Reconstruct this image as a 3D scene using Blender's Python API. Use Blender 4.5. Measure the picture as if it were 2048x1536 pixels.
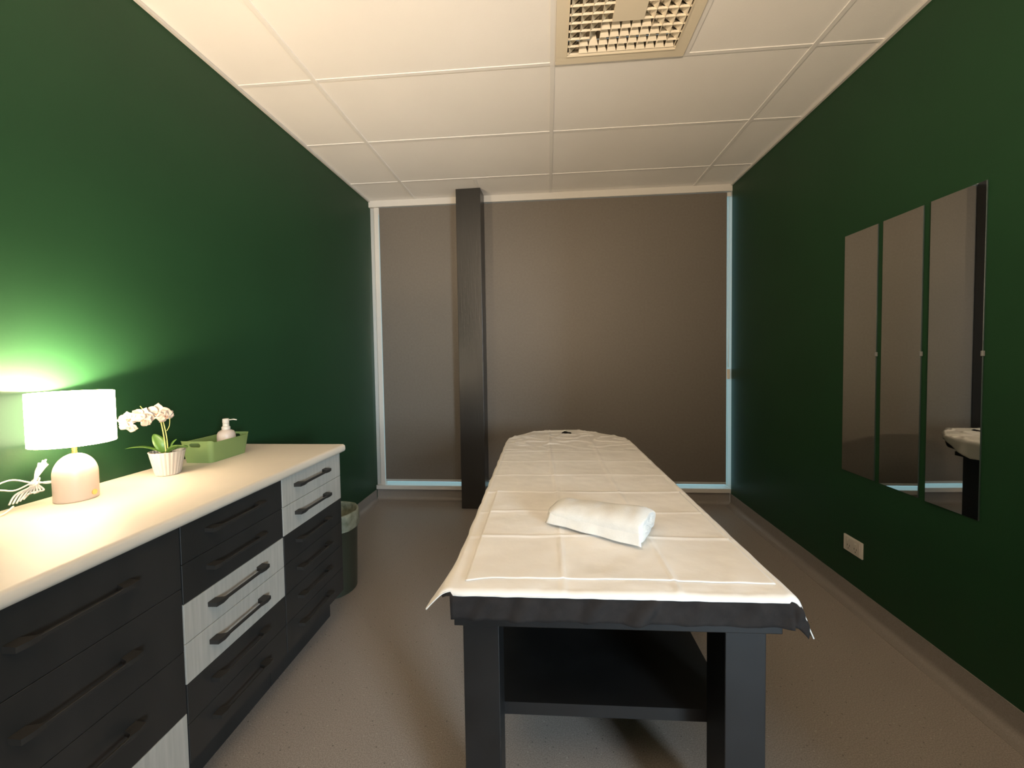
import bpy, bmesh, math, random
from mathutils import Vector, Matrix, noise
random.seed(7)
PI = math.pi
scene = bpy.context.scene
for o in list(bpy.data.objects): bpy.data.objects.remove(o)
C = scene.collection

# ------------------------------------------------------------------ camera
F_PX, PITCH, YAW, ROLL = 817.46, 0.03628, 0.08074, 0.01495
PCX, PCY = 1030.0, 743.8
EYE = 1.2938
cam_d = bpy.data.cameras.new('camera'); cam = bpy.data.objects.new('camera', cam_d); C.objects.link(cam)
cp, sp, cy_, sy_ = math.cos(PITCH), math.sin(PITCH), math.cos(YAW), math.sin(YAW)
fwd = Vector((-sy_*cp, cy_*cp, -sp)); rt0 = Vector((cy_, sy_, 0)); dn0 = fwd.cross(rt0)
rt = math.cos(ROLL)*rt0 + math.sin(ROLL)*dn0; dn = -math.sin(ROLL)*rt0 + math.cos(ROLL)*dn0
m = Matrix((rt, -dn, -fwd)).transposed().to_4x4(); m.translation = (0, 0, EYE)
cam.matrix_world = m
cam_d.sensor_width = 36; cam_d.lens = F_PX/2048*36
cam_d.shift_x = (1024-PCX)/2048; cam_d.shift_y = (PCY-768)/2048
cam_d.clip_start = 0.02
scene.camera = cam

# ------------------------------------------------------------------ look, world, big lights
vs = scene.view_settings
vs.view_transform = 'Standard'; vs.look = 'None'; vs.gamma = 1; vs.use_curve_mapping = False
vs.exposure = 0.0
w = bpy.data.worlds.new('sky'); scene.world = w; w.use_nodes = True
bg = w.node_tree.nodes['Background']; bg.inputs[0].default_value = (0.55, 0.86, 1.0, 1); bg.inputs[1].default_value = 1.15

def area(name, loc, direction, sx, sy, energy, col):
    d = bpy.data.lights.new(name, 'AREA'); d.shape = 'RECTANGLE'; d.size = sx; d.size_y = sy
    d.energy = energy; d.color = col
    o = bpy.data.objects.new(name, d); C.objects.link(o); o.location = loc
    o.rotation_euler = Vector(direction).to_track_quat('-Z', 'Y').to_euler()
    return o
# daylight at the far end of the corridor, reaching the room through the open doorway behind the camera
area('corridor_daylight', (3.45, -3.98, 1.55), (-0.638, 1, -0.1), 1.5, 1.6, 560, (0.72, 0.88, 1.0))

def spot(name, loc, direction, energy, col, size, blend, r):
    d = bpy.data.lights.new(name, 'SPOT'); d.energy = energy; d.color = col; d.spot_size = size; d.spot_blend = blend; d.shadow_soft_size = r
    o = bpy.data.objects.new(name, d); C.objects.link(o); o.location = loc
    o.rotation_euler = Vector(direction).to_track_quat('-Z', 'Y').to_euler(); return o
# added warm ambient fill, from an invented uplighter out of view behind the viewer
spot('uplighter_fill', (-.1, -.9, 1.70), (.2, 1.05, 1), 355, (1.0, .78, .56), math.radians(150), .8, .10)

# ------------------------------------------------------------------ measures
XL, XR, YB, YF, ZC = -1.58, 1.5454, 3.588, -2.3, 2.704

# ------------------------------------------------------------------ materials
def mat(name, col, rough=0.5, metal=0.0, spec=0.5, **k):
    mt = bpy.data.materials.new(name); mt.use_nodes = True
    b = mt.node_tree.nodes['Principled BSDF']
    b.inputs['Base Color'].default_value = (*col, 1); b.inputs['Roughness'].default_value = rough
    b.inputs['Metallic'].default_value = metal; b.inputs['Specular IOR Level'].default_value = spec
    for kk, v in k.items(): b.inputs[kk.replace('_', ' ')].default_value = v
    return mt
def tex(mt, scale, c1, c2, p1=0.35, p2=0.65, detail=4, stretch=(1, 1, 1), bump=0.0, bscale=None, dist=0.002):
    nt = mt.node_tree; N = nt.nodes; L = nt.links; b = N['Principled BSDF']
    tc = N.new('ShaderNodeTexCoord'); mp = N.new('ShaderNodeMapping'); mp.inputs['Scale'].default_value = stretch
    L.new(tc.outputs['Object'], mp.inputs[0])
    n = N.new('ShaderNodeTexNoise'); n.inputs['Scale'].default_value = scale; n.inputs['Detail'].default_value = detail
    L.new(mp.outputs[0], n.inputs['Vector'])
    r = N.new('ShaderNodeValToRGB'); r.color_ramp.elements[0].position = p1; r.color_ramp.elements[1].position = p2
    r.color_ramp.elements[0].color = (*c1, 1); r.color_ramp.elements[1].color = (*c2, 1)
    L.new(n.outputs['Fac'], r.inputs[0]); L.new(r.outputs[0], b.inputs['Base Color'])
    if bump:
        n2 = N.new('ShaderNodeTexNoise'); n2.inputs['Scale'].default_value = bscale or scale; n2.inputs['Detail'].default_value = 5
        L.new(mp.outputs[0], n2.inputs['Vector'])
        bp = N.new('ShaderNodeBump'); bp.inputs['Strength'].default_value = bump; bp.inputs['Distance'].default_value = dist
        L.new(n2.outputs['Fac'], bp.inputs['Height']); L.new(bp.outputs[0], b.inputs['Normal'])
    return mt
M = {}
M['green'] = tex(mat('green_wall_paint', (.02, .085, .035), .5, spec=.27), 3, (.0100, .043, .0155), (.011, .047, .017), bump=.12, bscale=90)
M['tile'] = tex(mat('ceiling_tile', (.8, .78, .74), .9, spec=.2), 2, (.86, .84, .81), (.89, .87, .84), bump=.15, bscale=120)
M['tbar'] = mat('ceiling_grid_white', (.80, .785, .76), .6, spec=.2)
M['floor'] = tex(mat('vinyl_floor', (.2, .17, .15), .42), 260, (.235, .203, .178), (.345, .303, .27), .38, .62, detail=2)
def flecks(mt):   # pale and dark chips in the vinyl
    nt = mt.node_tree; N = nt.nodes; L = nt.links; b = N['Principled BSDF']
    src = b.inputs['Base Color'].links[0].from_socket
    tc = N.new('ShaderNodeTexCoord'); v = N.new('ShaderNodeTexVoronoi'); v.inputs['Scale'].default_value = 42
    L.new(tc.outputs['Object'], v.inputs['Vector'])
    r = N.new('ShaderNodeValToRGB'); r.color_ramp.elements[0].position = .09; r.color_ramp.elements[1].position = .12
    r.color_ramp.elements[0].color = (1, 1, 1, 1); r.color_ramp.elements[1].color = (0, 0, 0, 1)
    L.new(v.outputs['Distance'], r.inputs[0])
    mx = N.new('ShaderNodeMix'); mx.data_type = 'RGBA'
    mm = N.new('ShaderNodeMath'); mm.operation = 'MULTIPLY'; mm.inputs[1].default_value = .8
    L.new(r.outputs[0], mm.inputs[0]); L.new(mm.outputs[0], mx.inputs[0])
    L.new(src, mx.inputs[6])
    r2 = N.new('ShaderNodeValToRGB'); r2.color_ramp.interpolation = 'CONSTANT'
    r2.color_ramp.elements[0].color = (.09, .08, .075, 1); r2.color_ramp.elements[1].position = .55; r2.color_ramp.elements[1].color = (.42, .38, .34, 1)
    sx = N.new('ShaderNodeSeparateColor'); L.new(v.outputs['Color'], sx.inputs[0]); L.new(sx.outputs[0], r2.inputs[0])
    L.new(r2.outputs[0], mx.inputs[7]); L.new(mx.outputs[2], b.inputs['Base Color'])
flecks(M['floor'])
M['cove'] = tex(mat('vinyl_cove', (.2, .18, .16), .4), 300, (.22, .195, .172), (.27, .24, .215), .38, .62, detail=2)
M['black_paint'] = tex(mat('black_gloss_paint', (.012, .011, .01), .3), 6, (.010, .0095, .009), (.014, .013, .012), stretch=(14, 14, 1), bump=.35, bscale=9, dist=.004)
M['column_paint'] = tex(mat('column_gloss_paint', (.03, .026, .022), .34, spec=1.0), 6, (.009, .0078, .0065), (.0125, .011, .009), stretch=(14, 14, 1), bump=.22, bscale=7, dist=.003)
M['blind'] = tex(mat('blind_fabric', (.1, .09, .075), .5, spec=.55), 60, (.135, .117, .095), (.148, .129, .106), bump=.1, bscale=500)
M['alu'] = mat('pale_aluminium', (.62, .64, .63), .35, .35)
M['white_trim'] = mat('white_trim', (.60, .58, .54), .4)
M['black_wood'] = tex(mat('black_laminate', (.012, .012, .011), .45), 8, (.019, .019, .018), (.026, .025, .0235), stretch=(3, 1.2, .25), bump=.1, bscale=60, dist=.001)
M['ash'] = tex(mat('pale_ash_laminate', (.6, .58, .52), .5), 14, (.37, .355, .315), (.46, .44, .395), .3, .7, detail=6, stretch=(6, 6, .35), bump=.15, bscale=30, dist=.001)
M['bench'] = tex(mat('cream_worktop', (.74, .68, .58), .5, spec=.35), 3, (.615, .55, .455), (.66, .59, .49))
M['handle'] = mat('dark_bronze_handle', (.035, .033, .030), .5, .3)
M['table'] = tex(mat('black_table_paint', (.02, .021, .022), .45), 10, (.005, .0051, .0053), (.008, .0082, .0085))
M['cover'] = tex(mat('charcoal_cotton', (.045, .04, .038), .9, spec=.2), 30, (.016, .0135, .0125), (.023, .0195, .018), bump=.3, bscale=200, dist=.001)
M['sheet'] = tex(mat('nonwoven_sheet', (.8, .76, .7), .7, spec=.3), 7, (.77, .735, .685), (.82, .785, .735), bump=.5, bscale=16, dist=.003)
M['towel'] = tex(mat('white_terry', (.75, .74, .70), .95, spec=.1, Sheen_Weight=.3), 40, (.68, .665, .625), (.72, .705, .66), bump=.6, bscale=260, dist=.002)
M['mirror'] = mat('mirror_glass', (.78, .79, .77), .015, 1.0)
M['mirror_edge'] = mat('mirror_edge', (.03, .05, .045), .3)
M['clip'] = mat('clear_clip', (.2, .2, .19), .2)
M['plastic'] = mat('white_plastic', (.66, .62, .55), .35)
M['lamp_base'] = mat('cream_ceramic', (.60, .50, .42), .32)
M['brass'] = mat('brass', (.86, .62, .22), .25, .9)
M['cable'] = mat('white_cable', (.62, .59, .54), .4)
M['pot'] = mat('white_glazed_pot', (.50, .46, .41), .3)
M['soil'] = tex(mat('bark_chips', (.25, .2, .14), .9), 90, (.16, .12, .08), (.5, .45, .36), bump=1, bscale=80, dist=.01)
M['petal'] = tex(mat('orchid_petal', (.85, .74, .66), .5, Subsurface_Weight=.0), 40, (.42, .32, .25), (.50, .42, .35))
M['lip'] = mat('orchid_lip', (.5, .32, .22), .5)
M['stem'] = mat('orchid_stem', (.42, .40, .13), .5)
M['leaf'] = tex(mat('orchid_leaf', (.10, .2, .03), .35), 20, (.06, .14, .02), (.10, .20, .04))
M['tray'] = mat('lime_green_plastic', (.20, .29, .10), .38)
M['frost'] = mat('blush_frosted_bottle', (.58, .49, .43), .35)
M['bin'] = mat('dark_green_bin', (.035, .042, .028), .4)
M['liner'] = tex(mat('milky_bin_liner', (.3, .32, .24), .45), 18, (.17, .19, .13), (.36, .38, .30), bump=.9, bscale=22, dist=.01)
M['vent'] = mat('cream_vent_metal', (.78, .70, .55), .45)
M['plenum'] = mat('vent_inside', (.2, .165, .11), .8)
M['chrome'] = mat('chrome', (.8, .8, .8), .15, 1.0)
def glass():
    mt = bpy.data.materials.new('window_glass'); mt.use_nodes = True; N = mt.node_tree.nodes; L = mt.node_tree.links
    N.remove(N['Principled BSDF']); out = N['Material Output']
    t = N.new('ShaderNodeBsdfTransparent'); t.inputs[0].default_value = (.93, .98, .97, 1)
    g = N.new('ShaderNodeBsdfGlossy'); g.inputs['Roughness'].default_value = .02
    mx = N.new('ShaderNodeMixShader'); mx.inputs[0].default_value = .07
    L.new(t.outputs[0], mx.inputs[1]); L.new(g.outputs[0], mx.inputs[2]); L.new(mx.outputs[0], out.inputs[0]); return mt
M['glass'] = glass()
def emit(name, col, s, base=(.8, .75, .65)):
    mt = mat(name, base, .8); b = mt.node_tree.nodes['Principled BSDF']
    b.inputs['Emission Color'].default_value = (*col, 1); b.inputs['Emission Strength'].default_value = s; return mt
M['shade'] = emit('lit_fabric_shade', (1.0, .80, .58), 23)
M['bulb'] = emit('lit_bulb', (1.0, .78, .52), 12)

# ------------------------------------------------------------------ mesh helpers
def new(): return bmesh.new()
def box(bm, x0, x1, y0, y1, z0, z1, bev=0.0, seg=2):
    r = bmesh.ops.create_cube(bm, size=1, matrix=Matrix.Translation(((x0+x1)/2, (y0+y1)/2, (z0+z1)/2)) @ Matrix.Diagonal((x1-x0, y1-y0, z1-z0, 1)))
    if bev:
        es = list({e for v in r['verts'] for e in v.link_edges})
        bmesh.ops.bevel(bm, geom=es, offset=bev, segments=seg, affect='EDGES', profile=.5)
def lathe(bm, prof, n=48, cx=0, cy=0, close_bottom=True, close_top=False, fn=None):
    rings = []
    for (r, z) in prof:
        ring = []
        for i in range(n):
            a = 2*PI*i/n; rr = r if fn is None else fn(r, z, a)
            ring.append(bm.verts.new((cx+rr*math.cos(a), cy+rr*math.sin(a), z)))
        rings.append(ring)
    for a, b in zip(rings, rings[1:]):
        for i in range(n): bm.faces.new((a[i], a[(i+1) % n], b[(i+1) % n], b[i]))
    if close_bottom: bm.faces.new(rings[0][::-1])
    if close_top: bm.faces.new(rings[-1])
def tube(bm, pts, r, n=8, rad=None):
    pts = [Vector(p) for p in pts]; rings = []
    up = Vector((0, 0, 1)); prev = None
    for i, p in enumerate(pts):
        t = (pts[min(i+1, len(pts)-1)] - pts[max(i-1, 0)]).normalized()
        if prev is None:
            a = t.cross(up)
            if a.length < .05: a = t.cross(Vector((1, 0, 0)))
        else: a = prev - t*prev.dot(t)
        a.normalize(); prev = a; b = t.cross(a)
        rr = rad[i] if rad else r
        rings.append([bm.verts.new(p + rr*(math.cos(2*PI*k/n)*a + math.sin(2*PI*k/n)*b)) for k in range(n)])
    for a, b in zip(rings, rings[1:]):
        for k in range(n): bm.faces.new((a[k], a[(k+1) % n], b[(k+1) % n], b[k]))
    bm.faces.new(rings[0][::-1]); bm.faces.new(rings[-1])
def smooth_path(pts, k=8):
    P = [Vector(p) for p in pts]; out = []
    for i in range(len(P)-1):
        p0 = P[max(i-1, 0)]; p1 = P[i]; p2 = P[i+1]; p3 = P[min(i+2, len(P)-1)]
        for j in range(k):
            t = j/k
            out.append(.5*((2*p1)+(-p0+p2)*t+(2*p0-5*p1+4*p2-p3)*t*t+(-p0+3*p1-3*p2+p3)*t**3))
    out.append(P[-1]); return out
def prism(bm, poly, x0, x1, axis='x'):
    a = []; b = []
    for (p, q) in poly:
        if axis == 'x': a.append(bm.verts.new((x0, p, q))); b.append(bm.verts.new((x1, p, q)))
        elif axis == 'y': a.append(bm.verts.new((p, x0, q))); b.append(bm.verts.new((p, x1, q)))
        else: a.append(bm.verts.new((p, q, x0))); b.append(bm.verts.new((p, q, x1)))
    n = len(poly)
    for i in range(n): bm.faces.new((a[i], a[(i+1) % n], b[(i+1) % n], b[i]))
    bm.faces.new(a[::-1]); bm.faces.new(b)
def obj(name, bm, m, parent=None, smooth=False, loc=None, rotz=0):
    bmesh.ops.recalc_face_normals(bm, faces=bm.faces)
    me = bpy.data.meshes.new(name); bm.to_mesh(me); bm.free()
    me.materials.append(m if not isinstance(m, str) else M[m])
    if smooth:
        for p in me.polygons: p.use_smooth = True
        if smooth is not True:
            try: me.set_sharp_from_angle(angle=math.radians(smooth))
            except Exception: pass
    o = bpy.data.objects.new(name, me); C.objects.link(o)
    if parent: o.parent = parent
    if loc: o.location = loc
    if rotz: o.rotation_euler = (0, 0, rotz)
    return o
def thing(name, label, cat, loc, rotz=0, group=None):
    o = bpy.data.objects.new(name, None); C.objects.link(o); o.empty_display_size = .1
    o.location = loc; o.rotation_euler = (0, 0, rotz); o['label'] = label; o['category'] = cat
    if group: o['group'] = group
    return o
def tag(o, label, cat, group=None):
    o['label'] = label; o['category'] = cat
    if group: o['group'] = group
    return o
def struct(o, label, cat=None):
    o['kind'] = 'structure'; o['label'] = label
    o['category'] = cat or label.split()[-1]
    return o

# ------------------------------------------------------------------ the room
bm = new(); box(bm, XL-.1, XR+.1, YF-.1, YB+.12, -.1, 0)
struct(obj('floor', bm, 'floor'), 'speckled grey brown vinyl floor of the treatment room', 'floor')
bm = new(); box(bm, XL-.1, XL, YF-.1, YB+.12, 0, 2.9)
struct(obj('wall_left', bm, 'green'), 'deep green painted wall behind the lamp and drawers', 'wall')
DY0, DY1, DZ = -2.05, -.5, 2.05
bm = new(); box(bm, XR, XR+.1, DY1, YB, 0, 2.9); box(bm, XR, XR+.1, YF-.1, DY0, 0, 2.9); box(bm, XR, XR+.1, DY0, DY1, DZ, 2.9)
struct(obj('wall_right', bm, 'green'), 'dark green painted wall carrying the three narrow mirrors', 'wall')
bm = new(); box(bm, XL, XR, YF-.1, YF, 0, 2.9)
struct(obj('wall_back', bm, 'green'), 'green wall behind the viewer', 'wall')
# corridor outside the open doorway
bm = new()
box(bm, XR+.1, 5.0, -5.3, 0.1, -.1, 0); box(bm, XR+.1, 5.0, -5.3, 0.1, 2.6, 2.7)
box(bm, 4.9, 5.0, -5.3, 0.1, 0, 2.6); box(bm, XR+.1, 5.0, 0.0, 0.1, 0, 2.6); box(bm, XR+.0, 5.0, -5.4, -5.3, 0, 2.6); box(bm, XR, XR+.1, -5.3, YF-.1, 0, 2.6)
struct(obj('wall_corridor', bm, mat('corridor_dark', (.08, .08, .08), .8)), 'corridor walls beyond the open doorway', 'wall')
# ceiling with its lay-in grid
ceil_bm = new()   # open above the air vent
VX0, VX1, VY0, VY1 = .352-.249, .352+.249, 1.735-.249, 1.735+.249
for b in ((XL-.1, VX0, YF-.1, YB+.12), (VX1, XR+.1, YF-.1, YB+.12), (VX0, VX1, YF-.1, VY0), (VX0, VX1, VY1, YB+.12)): box(ceil_bm, *b, ZC+.002, ZC+.1)
ceiling = struct(obj('ceiling', ceil_bm, 'tile'), 'white suspended ceiling of large lay in tiles', 'ceiling')
GX = [-1.161, .039, 1.239]; GY0 = 2.035
rows = [GY0+.6*k for k in range(-6, 3)]
def tbar_x(x, y0, y1):
    bm = new(); box(bm, x-.012, x+.012, y0, y1, ZC-.0020, ZC+.003, .0008, 1); obj('grid_bar', bm, 'tbar', ceiling)
def tbar_y(y, x0, x1):
    bm = new(); box(bm, x0, x1, y-.010, y+.010, ZC-.0008, ZC+.003, .0008, 1); obj('grid_bar', bm, 'tbar', ceiling)
for x in GX: tbar_x(x, YF, YB)
for y in rows:
    xs = [XL] + GX + [XR]
    for a, b in zip(xs, xs[1:]): tbar_y(y, a+(.012 if a != XL else 0), b-(.012 if b != XR else 0))
tbar_x(.664, GY0-.59, GY0-.01)
tbar_x(-.561, 3.245, 3.41)
# perimeter angle
def trim(n, *b, label):
    bm = new(); box(bm, *b, .001, 1); struct(obj('trim_%d' % n, bm, 'white_trim'), label, 'trim')
trim(1, XL, XL+.016, YF, YB, ZC-.012, ZC+.001, label='thin white angle where the ceiling meets the left wall')
trim(2, XR-.016, XR, YF, YB, ZC-.012, ZC+.001, label='thin white angle where the ceiling meets the right wall')
# coved vinyl skirting
def cove(n=7, h=.1, r=.03, t=.004):
    pts = [(0, 0), (0, h), (t, h), (t, r+t)]
    for i in range(1, n+1):
        a = PI/2*i/n; pts.append((t+r-r*math.cos(a), t+r-r*math.sin(a)))
    pts.append((t+r+.02, t*.3)); pts.append((t+r+.02, 0)); return pts
bm = new(); prism(bm, [(XL+p, q) for p, q in cove()], YF, YB+.001, 'y'); struct(obj('baseboard_left', bm, 'cove', smooth=40), 'coved grey vinyl skirting under the left green wall', 'skirting')
bm = new(); prism(bm, [(XR-p, q) for p, q in cove()], DY1, YB+.001, 'y'); struct(obj('baseboard_right', bm, 'cove', smooth=40), 'coved grey vinyl skirting under the mirrors wall', 'skirting')
bm = new(); prism(bm, [(YB+.03-p, q) for p, q in cove(h=.103)], XL, XR, 'x'); struct(obj('baseboard_window', bm, 'cove', smooth=40), 'coved grey vinyl skirting below the window blinds', 'skirting')
# window wall: sill kerb, frame, glass
bm = new(); box(bm, XL-.1, XR+.1, YB+.03, YB+.12, 0, .108); struct(obj('wall_window', bm, 'white_trim'), 'low kerb under the full height window', 'wall')
win = struct(obj('window_1', (lambda b: (box(b, XL, XR, YB+.075, YB+.081, .12, ZC), b)[1])(new()), 'glass'), 'full height window glass behind the dark roller blinds', 'window')
def part(name, m_, parent, *boxes, bev=0.0, smooth=False):
    bm = new()
    for b in boxes: box(bm, *b, bev)
    return obj(name, bm, m_, parent, smooth)
part('window_sill', 'white_trim', win, (XL, XR, YB+.0, YB+.12, .104, .140), bev=.002)
part('window_frame', 'alu', win, (XL, -1.537, YB+.03, YB+.1, .14, ZC), (1.553, XR+.001, YB+.08, YB+.1, .14, ZC), (-.70, -.62, YB+.05, YB+.1, .14, ZC), bev=.001)
part('window_frame', 'white_trim', win, (-1.540, -1.499, YB+.015, YB+.06, .14, 2.655), bev=.001)
part('window_frame', 'white_trim', win, (XR, XR+.05, YB+.0005, YB+.12, .14, ZC))
part('window_head', 'white_trim', win, (XL, XR, YB-.005, YB+.1, 2.648, ZC+.001), bev=.001)

# ------------------------------------------------------------------ black column
col = thing('column', 'black gloss painted square column between the two dark blinds', 'column', (-.646, 3.505, 0), math.radians(-1.5))
part('shaft', 'column_paint', col, (-.104, .104, -.09, .085, 0, ZC-.001), bev=.002)

# ------------------------------------------------------------------ roller blinds
def blind(x0, x1, label, chain):
    cx = (x0+x1)/2; t = thing('roller_blind', label, 'blind', (cx, YB+.012, .18)); h = (x1-x0)/2
    bm = new(); box(bm, -h, h, -.001, .001, .014, 2.462, 0); obj('fabric', bm, 'blind', t)
    bm = new(); tube(bm, [(-h+.005, .021, 2.445), (h-.005, .021, 2.445)], .019, 20); obj('roller_tube', bm, 'alu', t, 40)
    bm = new(); box(bm, -h, h, -.005, .007, -.004, .016, .002); obj('bottom_rail', bm, 'alu', t)
    if chain:
        bm = new()
        for s, xx in ((0, .012), (1, .026)):
            tube(bm, smooth_path([(h+xx, .008, 2.43), (h+xx, .008, 1.6), (h+(.012+.019*.2 if not s else .022), .008, 1.0)], 6), .0017, 6)
        obj('pull_chain', bm, 'plastic', t, True)
        bm = new(); box(bm, h+.004, h+.030, -.004, .016, .90, .985, .003); obj('chain_tensioner', bm, 'plastic', t)
        bm = new(); box(bm, h+.002, h+.032, -.004, .02, 2.43, 2.462, .002); obj('end_bracket', bm, 'white_trim', t)
    else:
        bm = new(); box(bm, -h-.016, -h-.002, -.002, .03, 2.41, 2.462, .002); obj('end_bracket', bm, 'white_trim', t)
        bm = new(); box(bm, h-.056, h-.03, -.008, -.0052, -.006, .004, .001); obj('rail_cap', bm, 'cover', t)
    return t
blind(-1.490, -.700, 'narrow dark grey roller blind left of the black column', False)
blind(-.600, 1.508, 'wide dark grey roller blind right of the black column', True)

# ------------------------------------------------------------------ mirrors
for (y0, y1, rz_, lab) in ((2.056, 2.268, .2, 'narrow frameless mirror on green wall, nearest the window'),
                      (1.824, 2.026, .2, 'narrow frameless mirror, middle of the three on the green wall'),
                      (1.582, 1.787, 1.4, 'narrow frameless mirror nearest the viewer, reflecting the treatment table')):
    t = thing('wall_mirror', lab, 'mirror', (XR-.106*abs(math.sin(math.radians(rz_))), (y0+y1)/2, .678), math.radians(rz_), 'tall mirrors on the right wall'); h = (y1-y0)/2
    bm = new(); box(bm, -.0062, -.006, -h+.001, h-.001, .001, 1.211); obj('glass', bm, 'mirror', t)
    bm = new(); box(bm, -.0058, -.0005, -h, h, 0, 1.212, .0006, 1); obj('backing', bm, 'mirror_edge', t)
    bm = new(); box(bm, -.010, -.0005, -h-.004, -h+.004, .594, .614, .002); obj('clip', bm, 'clip', t)

# ------------------------------------------------------------------ socket outlet
t = thing('power_outlet', 'white double power outlet low on the right green wall', 'outlet', (XR, 2.181, .305))
part('cover_plate', 'plastic', t, (-.009, -.0005, -.064, .064, -.041, .041), bev=.003)
part('insert', mat('outlet_grey', (.58, .54, .47), .4), t, (-.0105, -.009, -.048, .046, -.033, .034), bev=.0005)
for yy in (-.022, .026):
    part('switch', 'chrome' if 0 else 'plastic', t, (-.0150, -.0105, yy-.005, yy+.005, .014, .026), bev=.0015)
    bm = new()
    for (dy, a) in ((-.008, .5), (.008, -.5)):
        box(bm, -.0112, -.0105, yy+dy-.001, yy+dy+.001, -.012, -.003)
    box(bm, -.0112, -.0105, yy-.001, yy+.001, -.026, -.018); obj('pin_slots', bm, 'cover', t)

# ------------------------------------------------------------------ air vent in the ceiling
vent = thing('ceiling_vent', 'cream square four way air vent with egg crate grille in the ceiling', 'vent', (.352, 1.735, ZC))
bm = new(); S = .299; I = .246
for b in ((-S, S, I, S), (-S, S, -S, -I), (-S, -I, -I, I), (I, S, -I, I)): box(bm, *b, -.007, .002)
obj('frame', bm, 'vent', vent)
bm = new()
for b in ((-I-.004, I+.004, I, I+.004), (-I-.004, I+.004, -I-.004, -I), (-I-.004, -I, -I, I), (I, I+.004, -I, I)): box(bm, *b, -.010, -.0075)
obj('inner_rim', bm, 'vent', vent)
part('plenum_box', 'plenum', vent, (-I, I, -I, I, .062, .064), (-I-.002, -I, -I, I, 0, .06), (I, I+.002, -I, I, 0, .06), (-I, I, I, I+.002, 0, .06), (-I, I, -I-.002, -I, 0, .06))
bm = new(); NC = 11; pc = 2*(I-.008)/NC
for i in range(NC+1):
    a = -I+.008+i*pc; e = max(abs(a), 1.5*pc)
    for s in (-1, 1):
        box(bm, *sorted((s*e, s*(I-.001))), a-.0006, a+.0006, -.006, .004)
        if a*s > 1.4*pc: box(bm, a-.0006, a+.0006, -abs(a), abs(a), -.006, .004)
for s in (-1, 1): box(bm, -I+.001, I-.001, *sorted((s*(I-.0012), s*(I-.0025))), -.006, .004)
obj('egg_crate', bm, 'vent', vent)
bm = new()
for i in range(NC):
    for j in range(NC):
        u = -I+.008+(i+.5)*pc; v = -I+.008+(j+.5)*pc
        if abs(u) < 1.6*pc and abs(v) < 1.6*pc: continue
        h = pc/2-.001
        # blades lean outwards, low edge out, in four triangular sectors
        if abs(v) >= abs(u):
            s = 1 if v > 0 else -1
            q = [(u-h, v+s*h, -.0045), (u+h, v+s*h, -.0045), (u+h*.25, v-s*h*.75, .022), (u-h*.8, v-s*h*.75, .022)]
            off = Vector((0, s*.0012, .0009))
        else:
            s = 1 if u > 0 else -1
            q = [(u+s*h, v-h, -.0045), (u+s*h, v+h, -.0045), (u-s*h*.6, v+h, .026), (u-s*h*.6, v-h*.35, .026)]
            off = Vector((s*.0012, 0, .0009))
        A = [bm.verts.new(p) for p in q]; B = [bm.verts.new(Vector(p)+off) for p in q]
        bm.faces.new(A); bm.faces.new(B[::-1])
        for k in range(4): bm.faces.new((A[k], A[(k+1) % 4], B[(k+1) % 4], B[k]))
obj('louvre_blades', bm, 'vent', vent)
part('centre_plate', 'vent', vent, (-1.5*pc, 1.5*pc, -1.5*pc, 1.5*pc, -.008, -.006))

# ------------------------------------------------------------------ drawer units
XF = -1.037
def handle(parent, yc, zc, L=.236):
    h = L/2; bm = new(); f = .0
    for s in (-1, 1):   # flared feet
        yo = yc+s*h; yi = yc+s*(h-.045)
        prof = [(yo, .0005), (yo, .030), (yc+s*(h-.022), .034), (yi, .030), (yi+s*.010, .024), (yi+s*.018, .0005)]
        a = []; b = []
        for k, (y, x) in enumerate(prof):
            wz = .006 if k not in (0, 5) else .007
            a.append(bm.verts.new((x, y, zc-wz))); b.append(bm.verts.new((x, y, zc+wz)))
        n = len(prof)
        for i in range(n): bm.faces.new((a[i], a[(i+1) % n], b[(i+1) % n], b[i]))
        bm.faces.new(a[::-1]); bm.faces.new(b)
    box(bm, .024, .031, yc-h+.02, yc+h-.02, zc-.0045, zc+.0045, .001, 1)
    return obj('handle', bm, 'handle', parent, 30)
def unit(y0, y1, fronts, label, hy=-.013, hl=.236):
    L = y1-y0; t = thing('drawer_unit', label, 'drawer unit', (XF, y0, 0), 0, 'drawer units under the worktop')
    D = XF-XL-.006
    bm = new(); box(bm, -D, -.0185, .001, L-.001, .135, .8345); box(bm, -D, -.075, .001, L-.001, 0, .1345)
    obj('carcass', bm, 'black_wood', t)
    for (z0, z1, m_) in fronts:
        bm = new(); box(bm, -.018, 0, .0015, L-.0015, z0+.0008, z1-.0008, .0008, 1)
        d = obj('drawer', bm, m_, t)
        if m_ == 'ash': d['label'] = 'pale ash drawer front'
        handle(d, L/2+hy, (z0+z1)/2+.010, hl)
    return t
R6 = [.8335, .7195, .605, .490, .372, .255, .138]
def six(cols): return [(R6[i+1], R6[i], c) for i, c in enumerate(cols)]
A, K = 'ash', 'black_wood'
unit(1.4925, 1.938, six([A, A, K, K, K, K]), 'drawer unit nearest the window, two pale drawers above four black ones', -.03)
unit(1.0515, 1.4915, six([K, K, A, A, K, K]), 'middle drawer unit with two pale drawers between black ones', -.02)
R4 = [.8335, .655, .474, .293, .115]
unit(.6105, 1.0505, [(R4[i+1], R4[i], c) for i, c in enumerate([K, K, K, A])], 'drawer unit nearest the viewer, three black drawers above one pale drawer', -.04)

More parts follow.
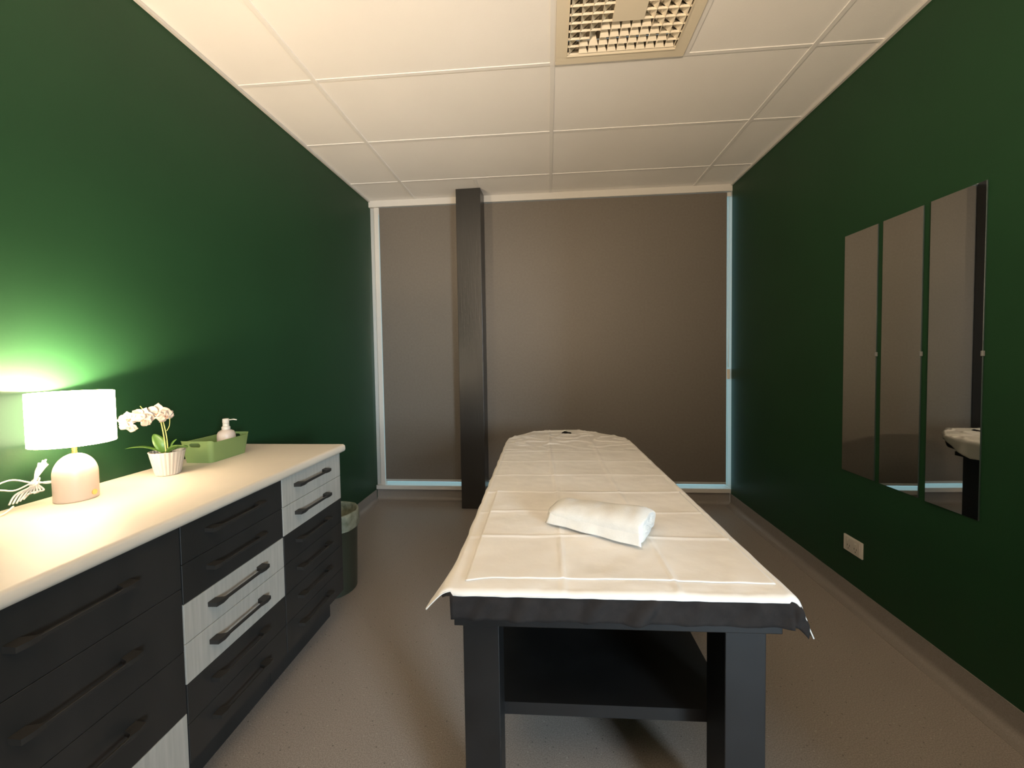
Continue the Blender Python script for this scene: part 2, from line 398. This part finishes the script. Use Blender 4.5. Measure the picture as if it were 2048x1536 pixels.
# worktop with rounded front edge
prof = []
zb, zt, xf = .8355, .872, -1.014
for i in range(9):
    a = -PI/2 + PI*i/8
    prof.append((xf-.014+.014*math.cos(a), (zt-.014 if a > 0 else zb+.014)+.014*math.sin(a)))
poly = [(XL+.001, zb)] + prof + [(XL+.001, zt)]
bm = new(); prism(bm, poly, .60, 1.952, 'y')
tag(obj('worktop', bm, 'bench', smooth=30), 'long cream laminate worktop on the drawer units along the left wall', 'worktop')
ZT = .872

# ------------------------------------------------------------------ table lamp
LX, LY = -1.472, 1.148
lamp = thing('table_lamp', 'lit table lamp with white drum shade and domed cream base on worktop', 'lamp', (LX, LY, ZT))
pr = [(.0, .0), (.0480, .0), (.0505, .0022), (.0510, .006), (.0510, .078)]
for i in range(1, 15):
    a = PI/2*i/14; pr.append((.0510*math.cos(a)+.0001, .078+.066*math.sin(a)))
bm = new(); lathe(bm, pr, 64, close_bottom=False); obj('base', bm, 'lamp_base', lamp, 50)
bm = new(); lathe(bm, [(.0062, .1425), (.0062, .1665), (.011, .168), (.011, .228), (.006, .229)], 24, close_top=True)
# fitting ring spokes holding the shade
zs = .190
for k in range(3):
    a = 2*PI*k/3+.3; tube(bm, [(.009*math.cos(a), .009*math.sin(a), zs), (.0950*math.cos(a), .0950*math.sin(a), zs)], .0012, 6)
obj('stem', bm, 'brass', lamp, 40)
bm = new(); lathe(bm, [(.0, .2295), (.012, .231), (.024, .248), (.028, .268), (.024, .288), (.012, .301), (.0005, .304)], 32, close_bottom=False); obj('bulb', bm, 'bulb', lamp, True)
bm = new(); R_ = .0968; z0, z1 = .176, .334
lathe(bm, [(R_, z0), (R_, z1), (R_-.0025, z1), (R_-.0025, z0), (R_, z0)], 96, close_bottom=False); obj('lamp_shade', bm, 'shade', lamp, 40)
# round brass touch switch facing the room
ang = math.radians(-13)
bm = new()
bmesh.ops.create_cone(bm, cap_ends=True, segments=32, radius1=.0085, radius2=.0085, depth=.004, matrix=Matrix.Rotation(ang+math.radians(23), 4, 'Z') @ Matrix.Translation((.0505, 0, .020)) @ Matrix.Rotation(PI/2, 4, 'Y'))
obj('touch_switch', bm, 'brass', lamp, 40)
# power cord bundled behind the base
cb = new()
def loc_(p): return (p[0]-LX, p[1]-LY, p[2]-ZT)
cx0, cy0, cz0 = -1.528, 1.085, .940      # the tie
for k in range(9):
    o1 = (k-4)*.0038; o2 = random.uniform(-.004, .004)
    up = (-1.545+o2, 1.128+o1*.8, 1.005+random.uniform(-.018, .004)); dnp = (-1.530+o1*.9, 1.036+k*.0058, .885+random.uniform(0, .010)+k*.0035)
    side = Vector((.0, .004, .0))
    tube(cb, [loc_(p) for p in smooth_path([(up[0], up[1]-.006, up[2]-.006), (-1.540, 1.106+o1*.5, .972+o2), (cx0+o2*.6, cy0+o1*.3, cz0+o1*.3), (dnp[0]-.006, dnp[1]+.020, .915), dnp], 6)], .0023, 8)
for s in (0, 1):
    tube(cb, [loc_(p) for p in smooth_path([(-1.560, .93, .952), (-1.556, 1.00, .945+s*.002), (-1.553, 1.03, .958-s*.022), (-1.548, 1.055, .958-s*.030), (cx0, cy0, cz0+.003*s), (-1.515, 1.105, .938-s*.004), (-1.500, 1.125, .936)], 6)], .0023, 8)
tube(cb, [loc_(p) for p in smooth_path([(-1.530, 1.036, .888), (-1.52, 1.00, .8755), (-1.53, .95, .8755), (-1.55, .88, .8755)], 6)], .0023, 8)
for k in range(3):
    tube(cb, [loc_((cx0+.011*math.cos(a), cy0+.009*math.sin(a)+.001*k, cz0+.008*math.sin(a)+.003*k)) for a in [2*PI*i/10 for i in range(11)]], .0013, 6)
obj('power_cord', cb, 'cable', lamp, True)
d = bpy.data.lights.new('bulb_light', 'POINT'); d.energy = 1.5; d.color = (1.0, .76, .52); d.shadow_soft_size = .03
o = bpy.data.objects.new('bulb_light', d); C.objects.link(o); o.parent = lamp; o.location = (0, 0, .285)
us = spot('bulb_uplight', (LX, LY, ZT+.290), (0, 0, 1), 152, (1.0, .76, .52), math.radians(170), .25, .03)

# ------------------------------------------------------------------ orchid
PX, PY = -1.435, 1.419
orch = thing('potted_orchid', 'pale orchid in a ribbed white pot between the lamp and green tray', 'plant', (PX, PY, ZT))
def ribs(r, z, a): return r*(1+.028*math.cos(26*a)*(1 if .004 < z < .086 else .3))
bm = new(); lathe(bm, [(.034, .0), (.0372, .002), (.038, .006), (.0545, .086), (.0555, .089), (.0515, .089), (.0485, .078), (.046, .074)], 208, fn=ribs); obj('pot', bm, 'pot', orch, True)
bm = new(); lathe(bm, [(.0475, .0745), (.03, .080), (.0005, .083)], 40); obj('bark', bm, 'soil', orch, True)
def W(p): return (p[0]-PX, p[1]-PY, p[2]-ZT)
st1 = smooth_path([(PX-.004, PY, ZT+.078), (PX-.012, PY+.001, 1.02), (-1.455, 1.415, 1.085), (-1.462, 1.40, 1.118), (-1.485, 1.375, 1.112), (-1.50, 1.345, 1.085), (-1.505, 1.325, 1.062)], 6)
bm = new(); tube(bm, [W(p) for p in st1], .0022, 8)
tube(bm, [W(p) for p in smooth_path([(PX+.004, PY, ZT+.078), (PX-.001, PY+.002, 1.01), (-1.446, 1.42, 1.07), (-1.456, 1.418, 1.11)], 6)], .0018, 8)
tube(bm, [W(p) for p in smooth_path([(PX+.0, PY+.002, 1.035), (PX+.010, PY+.004, 1.055), (PX+.013, PY+.004, 1.085)], 6)], .0012, 6)
tube(bm, [W(p) for p in [(-1.478, 1.38, 1.115), (-1.492, 1.378, 1.135)]], .0014, 6)
obj('flower_stem', bm, 'stem', orch, True)
def leaf(bm, p0, p1, width, bend, up=(0, 0, 1)):
    p0 = Vector(p0); p1 = Vector(p1); ax = p1-p0; side = ax.cross(Vector(up)).normalized(); nrm = side.cross(ax).normalized()
    n = 14; G = []
    for i in range(n+1):
        t = i/n; wd = width*math.sin(PI*min(1, (t*.86+.10)))**.75 * (1 if t < .97 else .5)
        c = p0+ax*t+nrm*bend*math.sin(PI*t)
        G.append([bm.verts.new(c+side*wd*s+nrm*(abs(s)*wd*.28)) for s in (-1, -.5, 0, .5, 1)])
    back = [[bm.verts.new(v.co-nrm*.0012) for v in r] for r in G]
    for i in range(n):
        for k in range(4):
            bm.faces.new((G[i][k], G[i][k+1], G[i+1][k+1], G[i+1][k])); bm.faces.new((back[i][k], back[i+1][k], back[i+1][k+1], back[i][k+1]))
    for i in range(n):
        bm.faces.new((G[i][0], G[i+1][0], back[i+1][0], back[i][0])); bm.faces.new((G[i][4], back[i][4], back[i+1][4], G[i+1][4]))
    bm.faces.new([v for v in G[0]]+[v for v in back[0][::-1]]); bm.faces.new([v for v in G[n]]+[v for v in back[n][::-1]])
for (a, b, wd, bd, up) in (((-.008, -.006, .081), (-.110, -.055, .108), .015, .012, (0, 0, 1)),
                           ((.004, -.004, .083), (.110, -.030, .112), .016, .010, (0, .25, 1)),
                           ((-.012, .004, .08), (-.048, -.004, .152), .019, .010, (1, -.7, .1)),
                           ((.012, .006, .082), (.030, .010, .130), .015, .006, (-1, -1, .1)),
                           ((.01, -.01, .082), (.062, .024, .098), .015, .006, (0, 0, 1))):
    bm = new(); leaf(bm, a, b, wd, bd, up); obj('leaf', bm, 'leaf', orch, True)
def petal(bm, base, d, nrm, L, wdt, cup, ruf, seed):
    d = Vector(d).normalized(); nrm = Vector(nrm); nrm = (nrm-d*nrm.dot(d)).normalized(); side = d.cross(nrm); n = 8; m_ = 6; G = []; H = []
    rd = random.Random(seed); ph = rd.uniform(0, 6)
    for i in range(n+1):
        t = i/n; wd = wdt*(math.sin(PI*(t*.80+.10))**.8)*(1 if i < n else .55); row = []
        for k in range(m_+1):
            s = -1+2*k/m_
            z = cup*(t**1.6) + .25*wd*s*s + ruf*math.sin(ph+5*s+7*t)*abs(s)
            row.append(bm.verts.new(Vector(base)+d*L*t*(1-.12*s*s)+side*wd*s+nrm*z))
        G.append(row)
    for r in G: H.append([bm.verts.new(v.co-nrm*.0007) for v in r])
    for i in range(n):
        for k in range(m_):
            bm.faces.new((G[i][k], G[i][k+1], G[i+1][k+1], G[i+1][k])); bm.faces.new((H[i][k], H[i+1][k], H[i+1][k+1], H[i][k+1]))
    for i in range(n): bm.faces.new((G[i][0], G[i+1][0], H[i+1][0], H[i][0])); bm.faces.new((G[i][m_], H[i][m_], H[i+1][m_], G[i+1][m_]))
    for k in range(m_): bm.faces.new((G[0][k], H[0][k], H[0][k+1], G[0][k+1])); bm.faces.new((G[n][k], G[n][k+1], H[n][k+1], H[n][k]))
def flower(c, face, R, seed, roll=0):
    c = Vector(W(c)); f = Vector(face).normalized(); up = Vector((0, 0, 1)); r = f.cross(up).normalized(); u = r.cross(f)
    bm = new(); rd = random.Random(seed)
    for k, (a, L, wd) in enumerate([(90, 1.0, .42), (205, .98, .40), (335, .98, .40), (10, 1.05, .62), (170, 1.05, .62)]):
        a = math.radians(a+roll+rd.uniform(-7, 7)); dd = r*math.cos(a)+u*math.sin(a)
        petal(bm, c+(f*.0015 if k > 2 else Vector()), dd+f*.12, f, R*L, R*wd, -R*.22 if k > 2 else -R*.12, R*.05, seed*10+k)
    o_ = obj('flower', bm, 'petal', orch, True)
    bm = new()
    petal(bm, c+f*.002, -u*.8+f*.9, u, R*.42, R*.2, R*.10, .001, seed); petal(bm, c+f*.002, r*.8+f*.7-u*.3, u, R*.28, R*.15, R*.10, .001, seed+1); petal(bm, c+f*.002, -r*.8+f*.7-u*.3, u, R*.28, R*.15, R*.10, .001, seed+2)
    obj('lip', bm, 'lip', o_, True)
flower((-1.450, 1.405, 1.104), (.55, -.80, -.15), .040, 3, 8)
flower((-1.432, 1.415, 1.092), (.8, -.45, -.1), .028, 9, -20)
flower((-1.483, 1.378, 1.096), (.35, -.9, -.1), .036, 5, 20)
flower((-1.470, 1.365, 1.086), (.7, -.6, -.2), .028, 15, 50)
flower((-1.500, 1.340, 1.092), (.6, -.8, .1), .029, 6, -10)
flower((-1.490, 1.330, 1.066), (.5, -.8, -.4), .026, 7, 30)

# ------------------------------------------------------------------ green tray
ty0, ty1, tx0, tx1 = 1.562, 1.790, -1.530, -1.387
TX, TY = (tx0+tx1)/2, (ty0+ty1)/2; hx, hy = (tx1-tx0)/2, (ty1-ty0)/2
tray = thing('storage_tray', 'lime green plastic tray with end handle holes on the worktop', 'tray', (TX, TY, ZT))
def rr(hx, hy, r, n=8):
    pts = []
    for (sx, sy, a0) in ((1, 1, 0), (-1, 1, 90), (-1, -1, 180), (1, -1, 270)):
        for i in range(n+1):
            a = math.radians(a0+90*i/n); pts.append((sx*(hx-r)+r*math.cos(a), sy*(hy-r)+r*math.sin(a)))
    return pts
def rim(x, y, lo=.064, hi=.094):        # the end panels stand higher than the long sides
    t = abs(y)/hy; s = min(1, max(0, (t-.60)/.34)); s = s*s*(3-2*s); return lo+(hi-lo)*s
bm = new(); outer = []; inner = []; LV = 7
for lv in range(LV+1):
    f = lv/LV; g = .86+.14*f; ring = []; ring2 = []
    for (x, y) in rr(hx, hy, .020): ring.append(bm.verts.new((x*g, y*g, rim(x, y)*f)))
    for (x, y) in rr(hx-.003, hy-.003, .018): ring2.append(bm.verts.new((x*g, y*g, .004+(rim(x, y)-.004)*f)))
    outer.append(ring); inner.append(ring2)
n = len(outer[0])
def hole(i, lv):     # handle slots through the two end panels
    a, b = outer[lv][i].co, outer[lv+1][(i+1) % n].co
    c = (a+b)/2; return False
for G in (outer, inner):
    for lv in range(LV):
        for i in range(n): bm.faces.new((G[lv][i], G[lv][(i+1) % n], G[lv+1][(i+1) % n], G[lv+1][i]))
for i in range(n): bm.faces.new((outer[LV][i], outer[LV][(i+1) % n], inner[LV][(i+1) % n], inner[LV][i]))
bm.faces.new(outer[0]); bm.faces.new(inner[0])
to = obj('tub', bm, 'tray', tray, 30)
bm = new()     # cutter for the slots
for s in (-1, 1):
    pts = rr(.024, .009, .0088, 6); a = [bm.verts.new((p, s*(hy+.03), q+.076)) for p, q in pts]; b = [bm.verts.new((p, s*(hy-.05), q+.076)) for p, q in pts]
    k = len(pts)
    for i in range(k): bm.faces.new((a[i], a[(i+1) % k], b[(i+1) % k], b[i]))
    bm.faces.new(a[::-1]); bm.faces.new(b)
bmesh.ops.recalc_face_normals(bm, faces=bm.faces)
cm = bpy.data.meshes.new('cut'); bm.to_mesh(cm); bm.free(); co = bpy.data.objects.new('cut', cm); C.objects.link(co)
co.location = (TX, TY, ZT)
md = to.modifiers.new('slots', 'BOOLEAN'); md.object = co; md.operation = 'DIFFERENCE'; md.solver = 'EXACT'
bpy.context.view_layer.update()
me2 = bpy.data.meshes.new_from_object(to.evaluated_get(bpy.context.evaluated_depsgraph_get()))
to.modifiers.clear(); to.data = me2; bpy.data.objects.remove(co)

# ------------------------------------------------------------------ soap dispenser in the tray
sd = thing('soap_dispenser', 'blush white pump soap dispenser standing in the green tray', 'soap dispenser', (-1.436, 1.705, ZT+.0045))
bm = new(); lathe(bm, [(.030, .0), (.0335, .002), (.0350, .008), (.0350, .086), (.0340, .096), (.0300, .105), (.022, .111), (.015, .1135), (.0135, .116)], 48, close_top=True); obj('bottle', bm, 'frost', sd, 40)
bm = new(); lathe(bm, [(.0165, .1145), (.0165, .126), (.0145, .1275), (.0125, .129), (.0125, .140), (.0105, .142), (.0130, .1435), (.0130, .1600), (.0115, .1625)], 32, close_top=True); obj('pump', bm, 'plastic', sd, 30)
bm = new(); tube(bm, [(.010, .004, .1560), (.028, .011, .1575), (.040, .0155, .1545)], .0026, 10); obj('spout', bm, 'plastic', sd, True)

# ------------------------------------------------------------------ treatment table
TR = math.radians(.95)
TBX, TBY = .150, .945
tbl = thing('treatment_table', 'black wooden massage table with charcoal padded top and rounded head end', 'massage table', (TBX, TBY, 0), TR)
HW = .385
def leg(x0, x1, y0, y1): part('leg', 'table', tbl, (x0, x1, y0, y1, 0, .642), bev=.002)
leg(-.368, -.278, .040, .150); leg(.265, .360, .040, .150); leg(-.368, -.278, 1.60, 1.71); leg(.265, .360, 1.60, 1.71)
part('end_rail', 'table', tbl, (-.385, .385, .018, .058, .6425, .6685), bev=.002)
part('end_rail', 'table', tbl, (-.385, .385, 1.695, 1.735, .6425, .6685), bev=.002)
part('side_rail', 'table', tbl, (-.385, -.345, .0585, 1.6945, .6425, .6685), bev=.001)
part('side_rail', 'table', tbl, (.345, .385, .0585, 1.6945, .6425, .6685), bev=.001)
part('deck', 'table', tbl, (-.3445, .3445, .0585, 1.6945, .655, .6685))
part('lower_shelf', 'table', tbl, (-.277, .264, .152, 1.60, .305, .340), (.264, .335, .152, 1.598, .305, .340), (-.345, -.277, .152, 1.598, .305, .340), bev=.0)
for x in (-.105, .337-.065):
    bm = new(); bmesh.ops.create_uvsphere(bm, u_segments=12, v_segments=8, radius=.0045, matrix=Matrix.Translation((x, .017, .667))); obj('screw_cap', bm, 'chrome', tbl, True)
# outline of the padded top (counter clockwise), rounded head
def outline(grow=0.0):
    P = [(-HW, 0), (HW, 0), (HW, 1.70), (.335, 1.84), (.20, 1.99), (.10, 2.06), (-.02, 2.08), (-.14, 2.06), (-.235, 1.98), (-.35, 1.84), (-HW, 1.70)]
    return P
def pad():
    bm = new(); out = []
    P = [Vector((x, y)) for x, y in outline()]
    # resample
    pts = []
    for i, a in enumerate(P):
        b = P[(i+1) % len(P)]; L = (b-a).length; k = max(1, int(L/.010))
        for j in range(k): pts.append(a+(b-a)*j/k)
    for _ in range(6): pts = [(pts[i-1]+pts[i]*2+pts[(i+1) % len(pts)])/4 for i in range(len(pts))]
    n = len(pts); cen = Vector((0, .95)); rings = []
    lv = [(-.020, .6695), (-.006, .672), (-.002, .680), (-.001, .695), (-.001, .712), (-.004, .730), (-.016, .7425), (-.05, .745)]
    nr = []
    for i in range(n):
        t = (pts[(i+1) % n]-pts[i-1]).normalized(); nr.append(Vector((t.y, -t.x)))
    for li, (o_, z) in enumerate(lv):
        ring = []
        for i in range(n):
            p = pts[i]; s = i*.01; ru = 0
            if 0 < li < 6:   # gathered fabric ripples
                ru = .0035*noise.noise(Vector((p.x*26+z*18, p.y*16, z*12))) + .004*max(0, noise.noise(Vector((p.x*14-z*25, p.y*14, 3.1))))*(1-abs(li-3)/4)
            q = p+nr[i]*(o_+ru); ring.append(bm.verts.new((q.x, q.y, z)))
        rings.append(ring)
    for a, b in zip(rings, rings[1:]):
        for i in range(n): bm.faces.new((a[i], a[(i+1) % n], b[(i+1) % n], b[i]))
    bm.faces.new(rings[0][::-1]); bm.faces.new(rings[-1])
    return obj('padded_top', bm, 'cover', tbl, True), pts
padded, padpts = pad()

# ------------------------------------------------------------------ sheet over the table
import bisect
def width_at(y):      # half widths of the pad at depth y
    P = [(0, HW, -HW), (1.66, HW, -HW), (1.78, .372, -.378), (1.84, .335, -.35), (1.99, .20, -.245), (2.06, .10, -.14)]
    if y <= 0: return -HW, HW
    for a, b in zip(P, P[1:]):
        if y <= b[0]:
            t = (y-a[0])/(b[0]-a[0]); return a[2]+(b[2]-a[2])*t, a[1]+(b[1]-a[1])*t
    return -.14, .10
CR_Y = [.275, .47, .68, .925, 1.175, 1.39, 1.60]
CR_X = [-.115, .14]
def crease(d, w_, h): return h*math.exp(-(d/w_)**2)
def fold(x, y):
    z = 0
    for c in CR_Y: z += crease(y-c-.004*math.sin(9*x+c*7), .0045, .0042)*(.7+.3*noise.noise(Vector((x*5, c*9, 0))))
    for c in CR_X: z += crease(x-c-.006*math.sin(4*y+c*9), .0055, .0034)*(.75+.25*noise.noise(Vector((c*9, y*5, 4))))
    z += .0026*noise.noise(Vector((x*6, y*6, 0)))+.0010*noise.noise(Vector((x*22, y*22, 2)))
    hd = max(0, min(1, (y-1.30)/.35))   # more rumpled over the head end
    rdg = abs(noise.noise(Vector((x*7+y*2, y*9, 7)))); z += hd*.013*max(0, .16-rdg)/.16*.55
    return max(z, -.0015)
def smooth01(t): t = max(0, min(1, t)); return t*t*(3-2*t)
def drop(d, r):   # arc length beyond the pad edge -> (outward, down)
    if d <= 0: return 0, 0
    a = d/r
    if a < PI/2: return r*math.sin(a), r*(1-math.cos(a))
    return r+(d-r*PI/2)*.10, r+(d-r*PI/2)
def drape(zt, SF, SS, r, white, hole):
    bm = new(); st = .0075
    NX = int((2*(HW+SS))/st); ys = []; y = -SF; NF = max(3, int(SF/.006))
    ys = [-SF+SF*k/NF for k in range(NF)]; y = 0
    while y < 2.085+.035: ys.append(y); y += st
    G = []
    for y in ys:
        row = []; yc = max(0, min(y, 2.075)); a, b = width_at(yc)
        for i in range(NX+1):
            f = -1+2*i/NX; cxm = (a+b)/2; hw = (b-a)/2
            ext = SS if y < 1.62 else SS-(SS-.03)*min(1, (y-1.62)/.2)
            x = cxm+f*(hw+ext); px = min(max(x, a), b); py = yc
            dx = x-px; dy = y-yc if y < 0 else max(0, y-2.075); d = math.hypot(dx, dy)
            if d > 1e-6:
                ux, uy = dx/d, dy/d; o_, h = drop(d, r)
                side = min(1, abs(dx)/SS)
                near = smooth01(1-(y+SF)/.26)
                if dx:
                    if dx < 0: o_ += near*side*(.034 if white else .006); h *= 1-near*(.52 if white else .85)
                    else: o_ += side*(.008+.014*near); h *= 1-.06*near
                    uy = uy*.6 - near*side*.12
                    h *= 1+.05*math.sin(y*23+1)*(1-near)
                rip = .006*math.sin(y*38+noise.noise(Vector((y*9, 0, 1)))*3)*min(1, h/.05) if dx and not dy else 0
                q = 0
                if dy < 0:
                    g = min(1, h/.02) if h < .05 else 1
                    q = (.0035*noise.noise(Vector((x*30+h*20, h*14, 5)))+(0 if white else .020*max(0, noise.noise(Vector((x*17+h*13, h*5, 9)))))+.003)*g
                row.append(bm.verts.new((px+ux*(o_+rip), py+uy*(o_+abs(rip))-q, zt-h+fold(x, y)*max(0, 1-d*60))))
            else:
                ed = min(1, min(x-a, b-x, y)/.05); cr = -.002*(1-ed)**2
                ru = 0
                if y < .06 and white: ru = .0035*abs(noise.noise(Vector((x*24+y*30, y*10, 2))))*(1-y/.06)
                row.append(bm.verts.new((x, y, zt+cr+ru+(fold(x, y) if white else 0))))
        G.append(row)
    border = [v.co.copy() for v in [r_[0] for r_ in G][::-1][60:]]+[v.co.copy() for v in G[0]]+[v.co.copy() for v in [r_[-1] for r_ in G][:-60]]
    for j in range(len(G)-1):
        for i in range(NX):
            c = (G[j][i].co+G[j+1][i+1].co)/2
            if hole and ((c.x-.0076)/.036)**2+((c.y-1.953)/.050)**2 < 1: continue
            bm.faces.new((G[j][i], G[j][i+1], G[j+1][i+1], G[j+1][i]))
    for v in [v for v in bm.verts if not v.link_faces]: bm.verts.remove(v)
    return bm, border
bm, border = drape(.7465, .070, .066, .014, False, True)
o = obj('under_sheet', bm, 'cover', None, True, (TBX, TBY, 0), TR)
md = o.modifiers.new('thick', 'SOLIDIFY'); md.thickness = .0008; md.offset = -1
tag(o, 'gathered charcoal cotton under sheet hanging over the foot end of the massage table', 'sheet')
bm, border = drape(.7495, .020, .106, .0175, True, True)
o = obj('bed_sheet', bm, 'sheet', None, True, (TBX, TBY, 0), TR)
md = o.modifiers.new('thick', 'SOLIDIFY'); md.thickness = .0008; md.offset = 1
tag(o, 'large creased white sheet with face hole covering the massage table', 'sheet')
bm = new(); tube(bm, border, .0017, 6); obj('hem', bm, 'sheet', o, True)
def runner():
    bm = new(); x0, x1, y0, y1 = -.352, .372, .034, .690; nx, ny = 120, 110; G = []
    for j in range(ny+1):
        row = []
        for i in range(nx+1):
            f = i/nx; g = j/ny; x = x0+(x1-x0)*f+.010*(1-g)*(f-.5); y = y0+(y1-y0)*g-.012*math.exp(-((f-.0)/.05)**2)*(1-g)-.006*math.sin(f*PI*1.0)*(1-g)*-1
            e = min(i, nx-i, j, ny-j)
            z = .7532+fold(x, y)+.0012*noise.noise(Vector((x*9, y*9, 11)))
            row.append(bm.verts.new((x, y, z)))
        G.append(row)
    for j in range(ny):
        for i in range(nx): bm.faces.new((G[j][i], G[j][i+1], G[j+1][i+1], G[j+1][i]))
    o = obj('bench_towel_sheet', bm, 'sheet', None, True, (TBX, TBY, 0), TR)
    o.name = 'paper_sheet'
    md = o.modifiers.new('thick', 'SOLIDIFY'); md.thickness = .0016; md.offset = -1
    tag(o, 'smaller white square sheet laid flat over the foot end of the table', 'sheet')
runner()

# ------------------------------------------------------------------ rolled towel
tw = thing('rolled_towel', 'white towel rolled up and lying on the treatment table', 'towel', (.155, 1.285, .7435), math.radians(-28.5))
tw.location.z = .7592
def towel():
    bm = new(); L = .148; n = 56; m_ = 44; G = []
    for i in range(n+1):
        s = -1+2*i/n; x = s*L; e = 1
        edge = max(0, (abs(s)-.80)/.20); e = math.sqrt(max(0.0, 1-.55*edge*edge)) if abs(s) < 1 else .66
        row = []
        for k in range(m_):
            a = 2*PI*k/m_; ca, sa = math.cos(a), math.sin(a)
            ry, rz = .070*(1+.10*s), .034*(1+.16*s)
            y = ry*math.copysign(abs(ca)**.85, ca)*(.93+.07*e); z = rz*(1+math.copysign(abs(sa)**.8, sa)*e)
            if sa < -.25: z = max(0.0005, rz*(1-e)*.6)
            nz = noise.noise(Vector((x*14, y*18, z*18)))*.0045+noise.noise(Vector((x*40, y*40, z*30)))*.0014
            row.append(bm.verts.new((x+noise.noise(Vector((0, y*20, z*20+s)))*.006*abs(s), y*(1+nz*4), max(.0005, z+nz*min(1, z/.01)))))
        G.append(row)
    for i in range(n):
        for k in range(m_): bm.faces.new((G[i][k], G[i][(k+1) % m_], G[i+1][(k+1) % m_], G[i+1][k]))
    for end, sg in ((G[0], -1), (G[n], 1)):   # spiral folded ends
        prev = end
        for q, (f, dx) in enumerate(((.90, .006), (.78, .001), (.68, .008), (.52, .001), (.40, .006), (.2, -.004))):
            ring = []; zc = .033*(1+.16*sg)
            for v in end: ring.append(bm.verts.new((v.co.x+sg*dx+.002*noise.noise(v.co*60), v.co.y*f, zc+(v.co.z-zc)*f)))
            for k in range(m_): bm.faces.new((prev[k], prev[(k+1) % m_], ring[(k+1) % m_], ring[k]))
            prev = ring
        bm.faces.new(prev)
    obj('towel_roll', bm, 'towel', tw, True)
    # loose outer flap ending along the near lower side
    bm = new(); G = []
    for i in range(41):
        s = -1+2*i/40; row = []
        for k in range(9):
            t = k/8; y = -.072*(1+.1*s)-.004+ (1-t)*.010 - .004*t; z = .030*(1-t)**1.2+.004
            row.append(bm.verts.new((s*(.146+.006*t)+(.004 if s > 0 else 0), y+.002*math.sin(9*s)*t, z)))
        G.append(row)
    for i in range(40):
        for k in range(8): bm.faces.new((G[i][k], G[i][k+1], G[i+1][k+1], G[i+1][k]))
    f = obj('outer_flap', bm, 'towel', tw, True); md = f.modifiers.new('t', 'SOLIDIFY'); md.thickness = .004; md.offset = 0
towel()

# ------------------------------------------------------------------ waste bin
bn = thing('waste_bin', 'round dark green bin with milky liner beyond the end of the drawers', 'bin', (-1.235, 2.185, 0))
bm = new(); lathe(bm, [(.128, .0), (.132, .004), (.143, .40), (.147, .405), (.147, .432), (.143, .432), (.127, .012), (.0005, .010)], 64); obj('body', bm, 'bin', bn, 40)
bm = new()
def wob(r, z, a): return r*(1+.012*math.sin(7*a+z*30)+.010*math.sin(13*a+1))
lathe(bm, [(.1500, .355), (.1515, .385), (.151, .425), (.149, .444), (.143, .447), (.136, .435), (.128, .39), (.10, .355), (.05, .34), (.0005, .335)], 72, close_bottom=False, fn=wob); obj('liner', bm, 'liner', bn, True)

# ------------------------------------------------------------------ added fill lamp, unseen behind the viewer
fl = thing('fill_lamp', 'added warm fill uplighter, unseen behind the viewer', 'lamp', (-.1, -.9, 0))
bm = new(); lathe(bm, [(.13, 0), (.13, .015), (.02, .03), (.0005, .031)], 40); obj('base', bm, 'black_paint', fl, 40)
bm = new(); tube(bm, [(0, 0, .025), (0, 0, 1.5)], .011, 12); obj('pole', bm, 'black_paint', fl, 40)
bm = new(); lathe(bm, [(.012, 1.5), (.06, 1.52), (.15, 1.62), (.148, 1.622), (.058, 1.525), (.0005, 1.51)], 48); obj('fill_bowl', bm, 'black_paint', fl, 40)
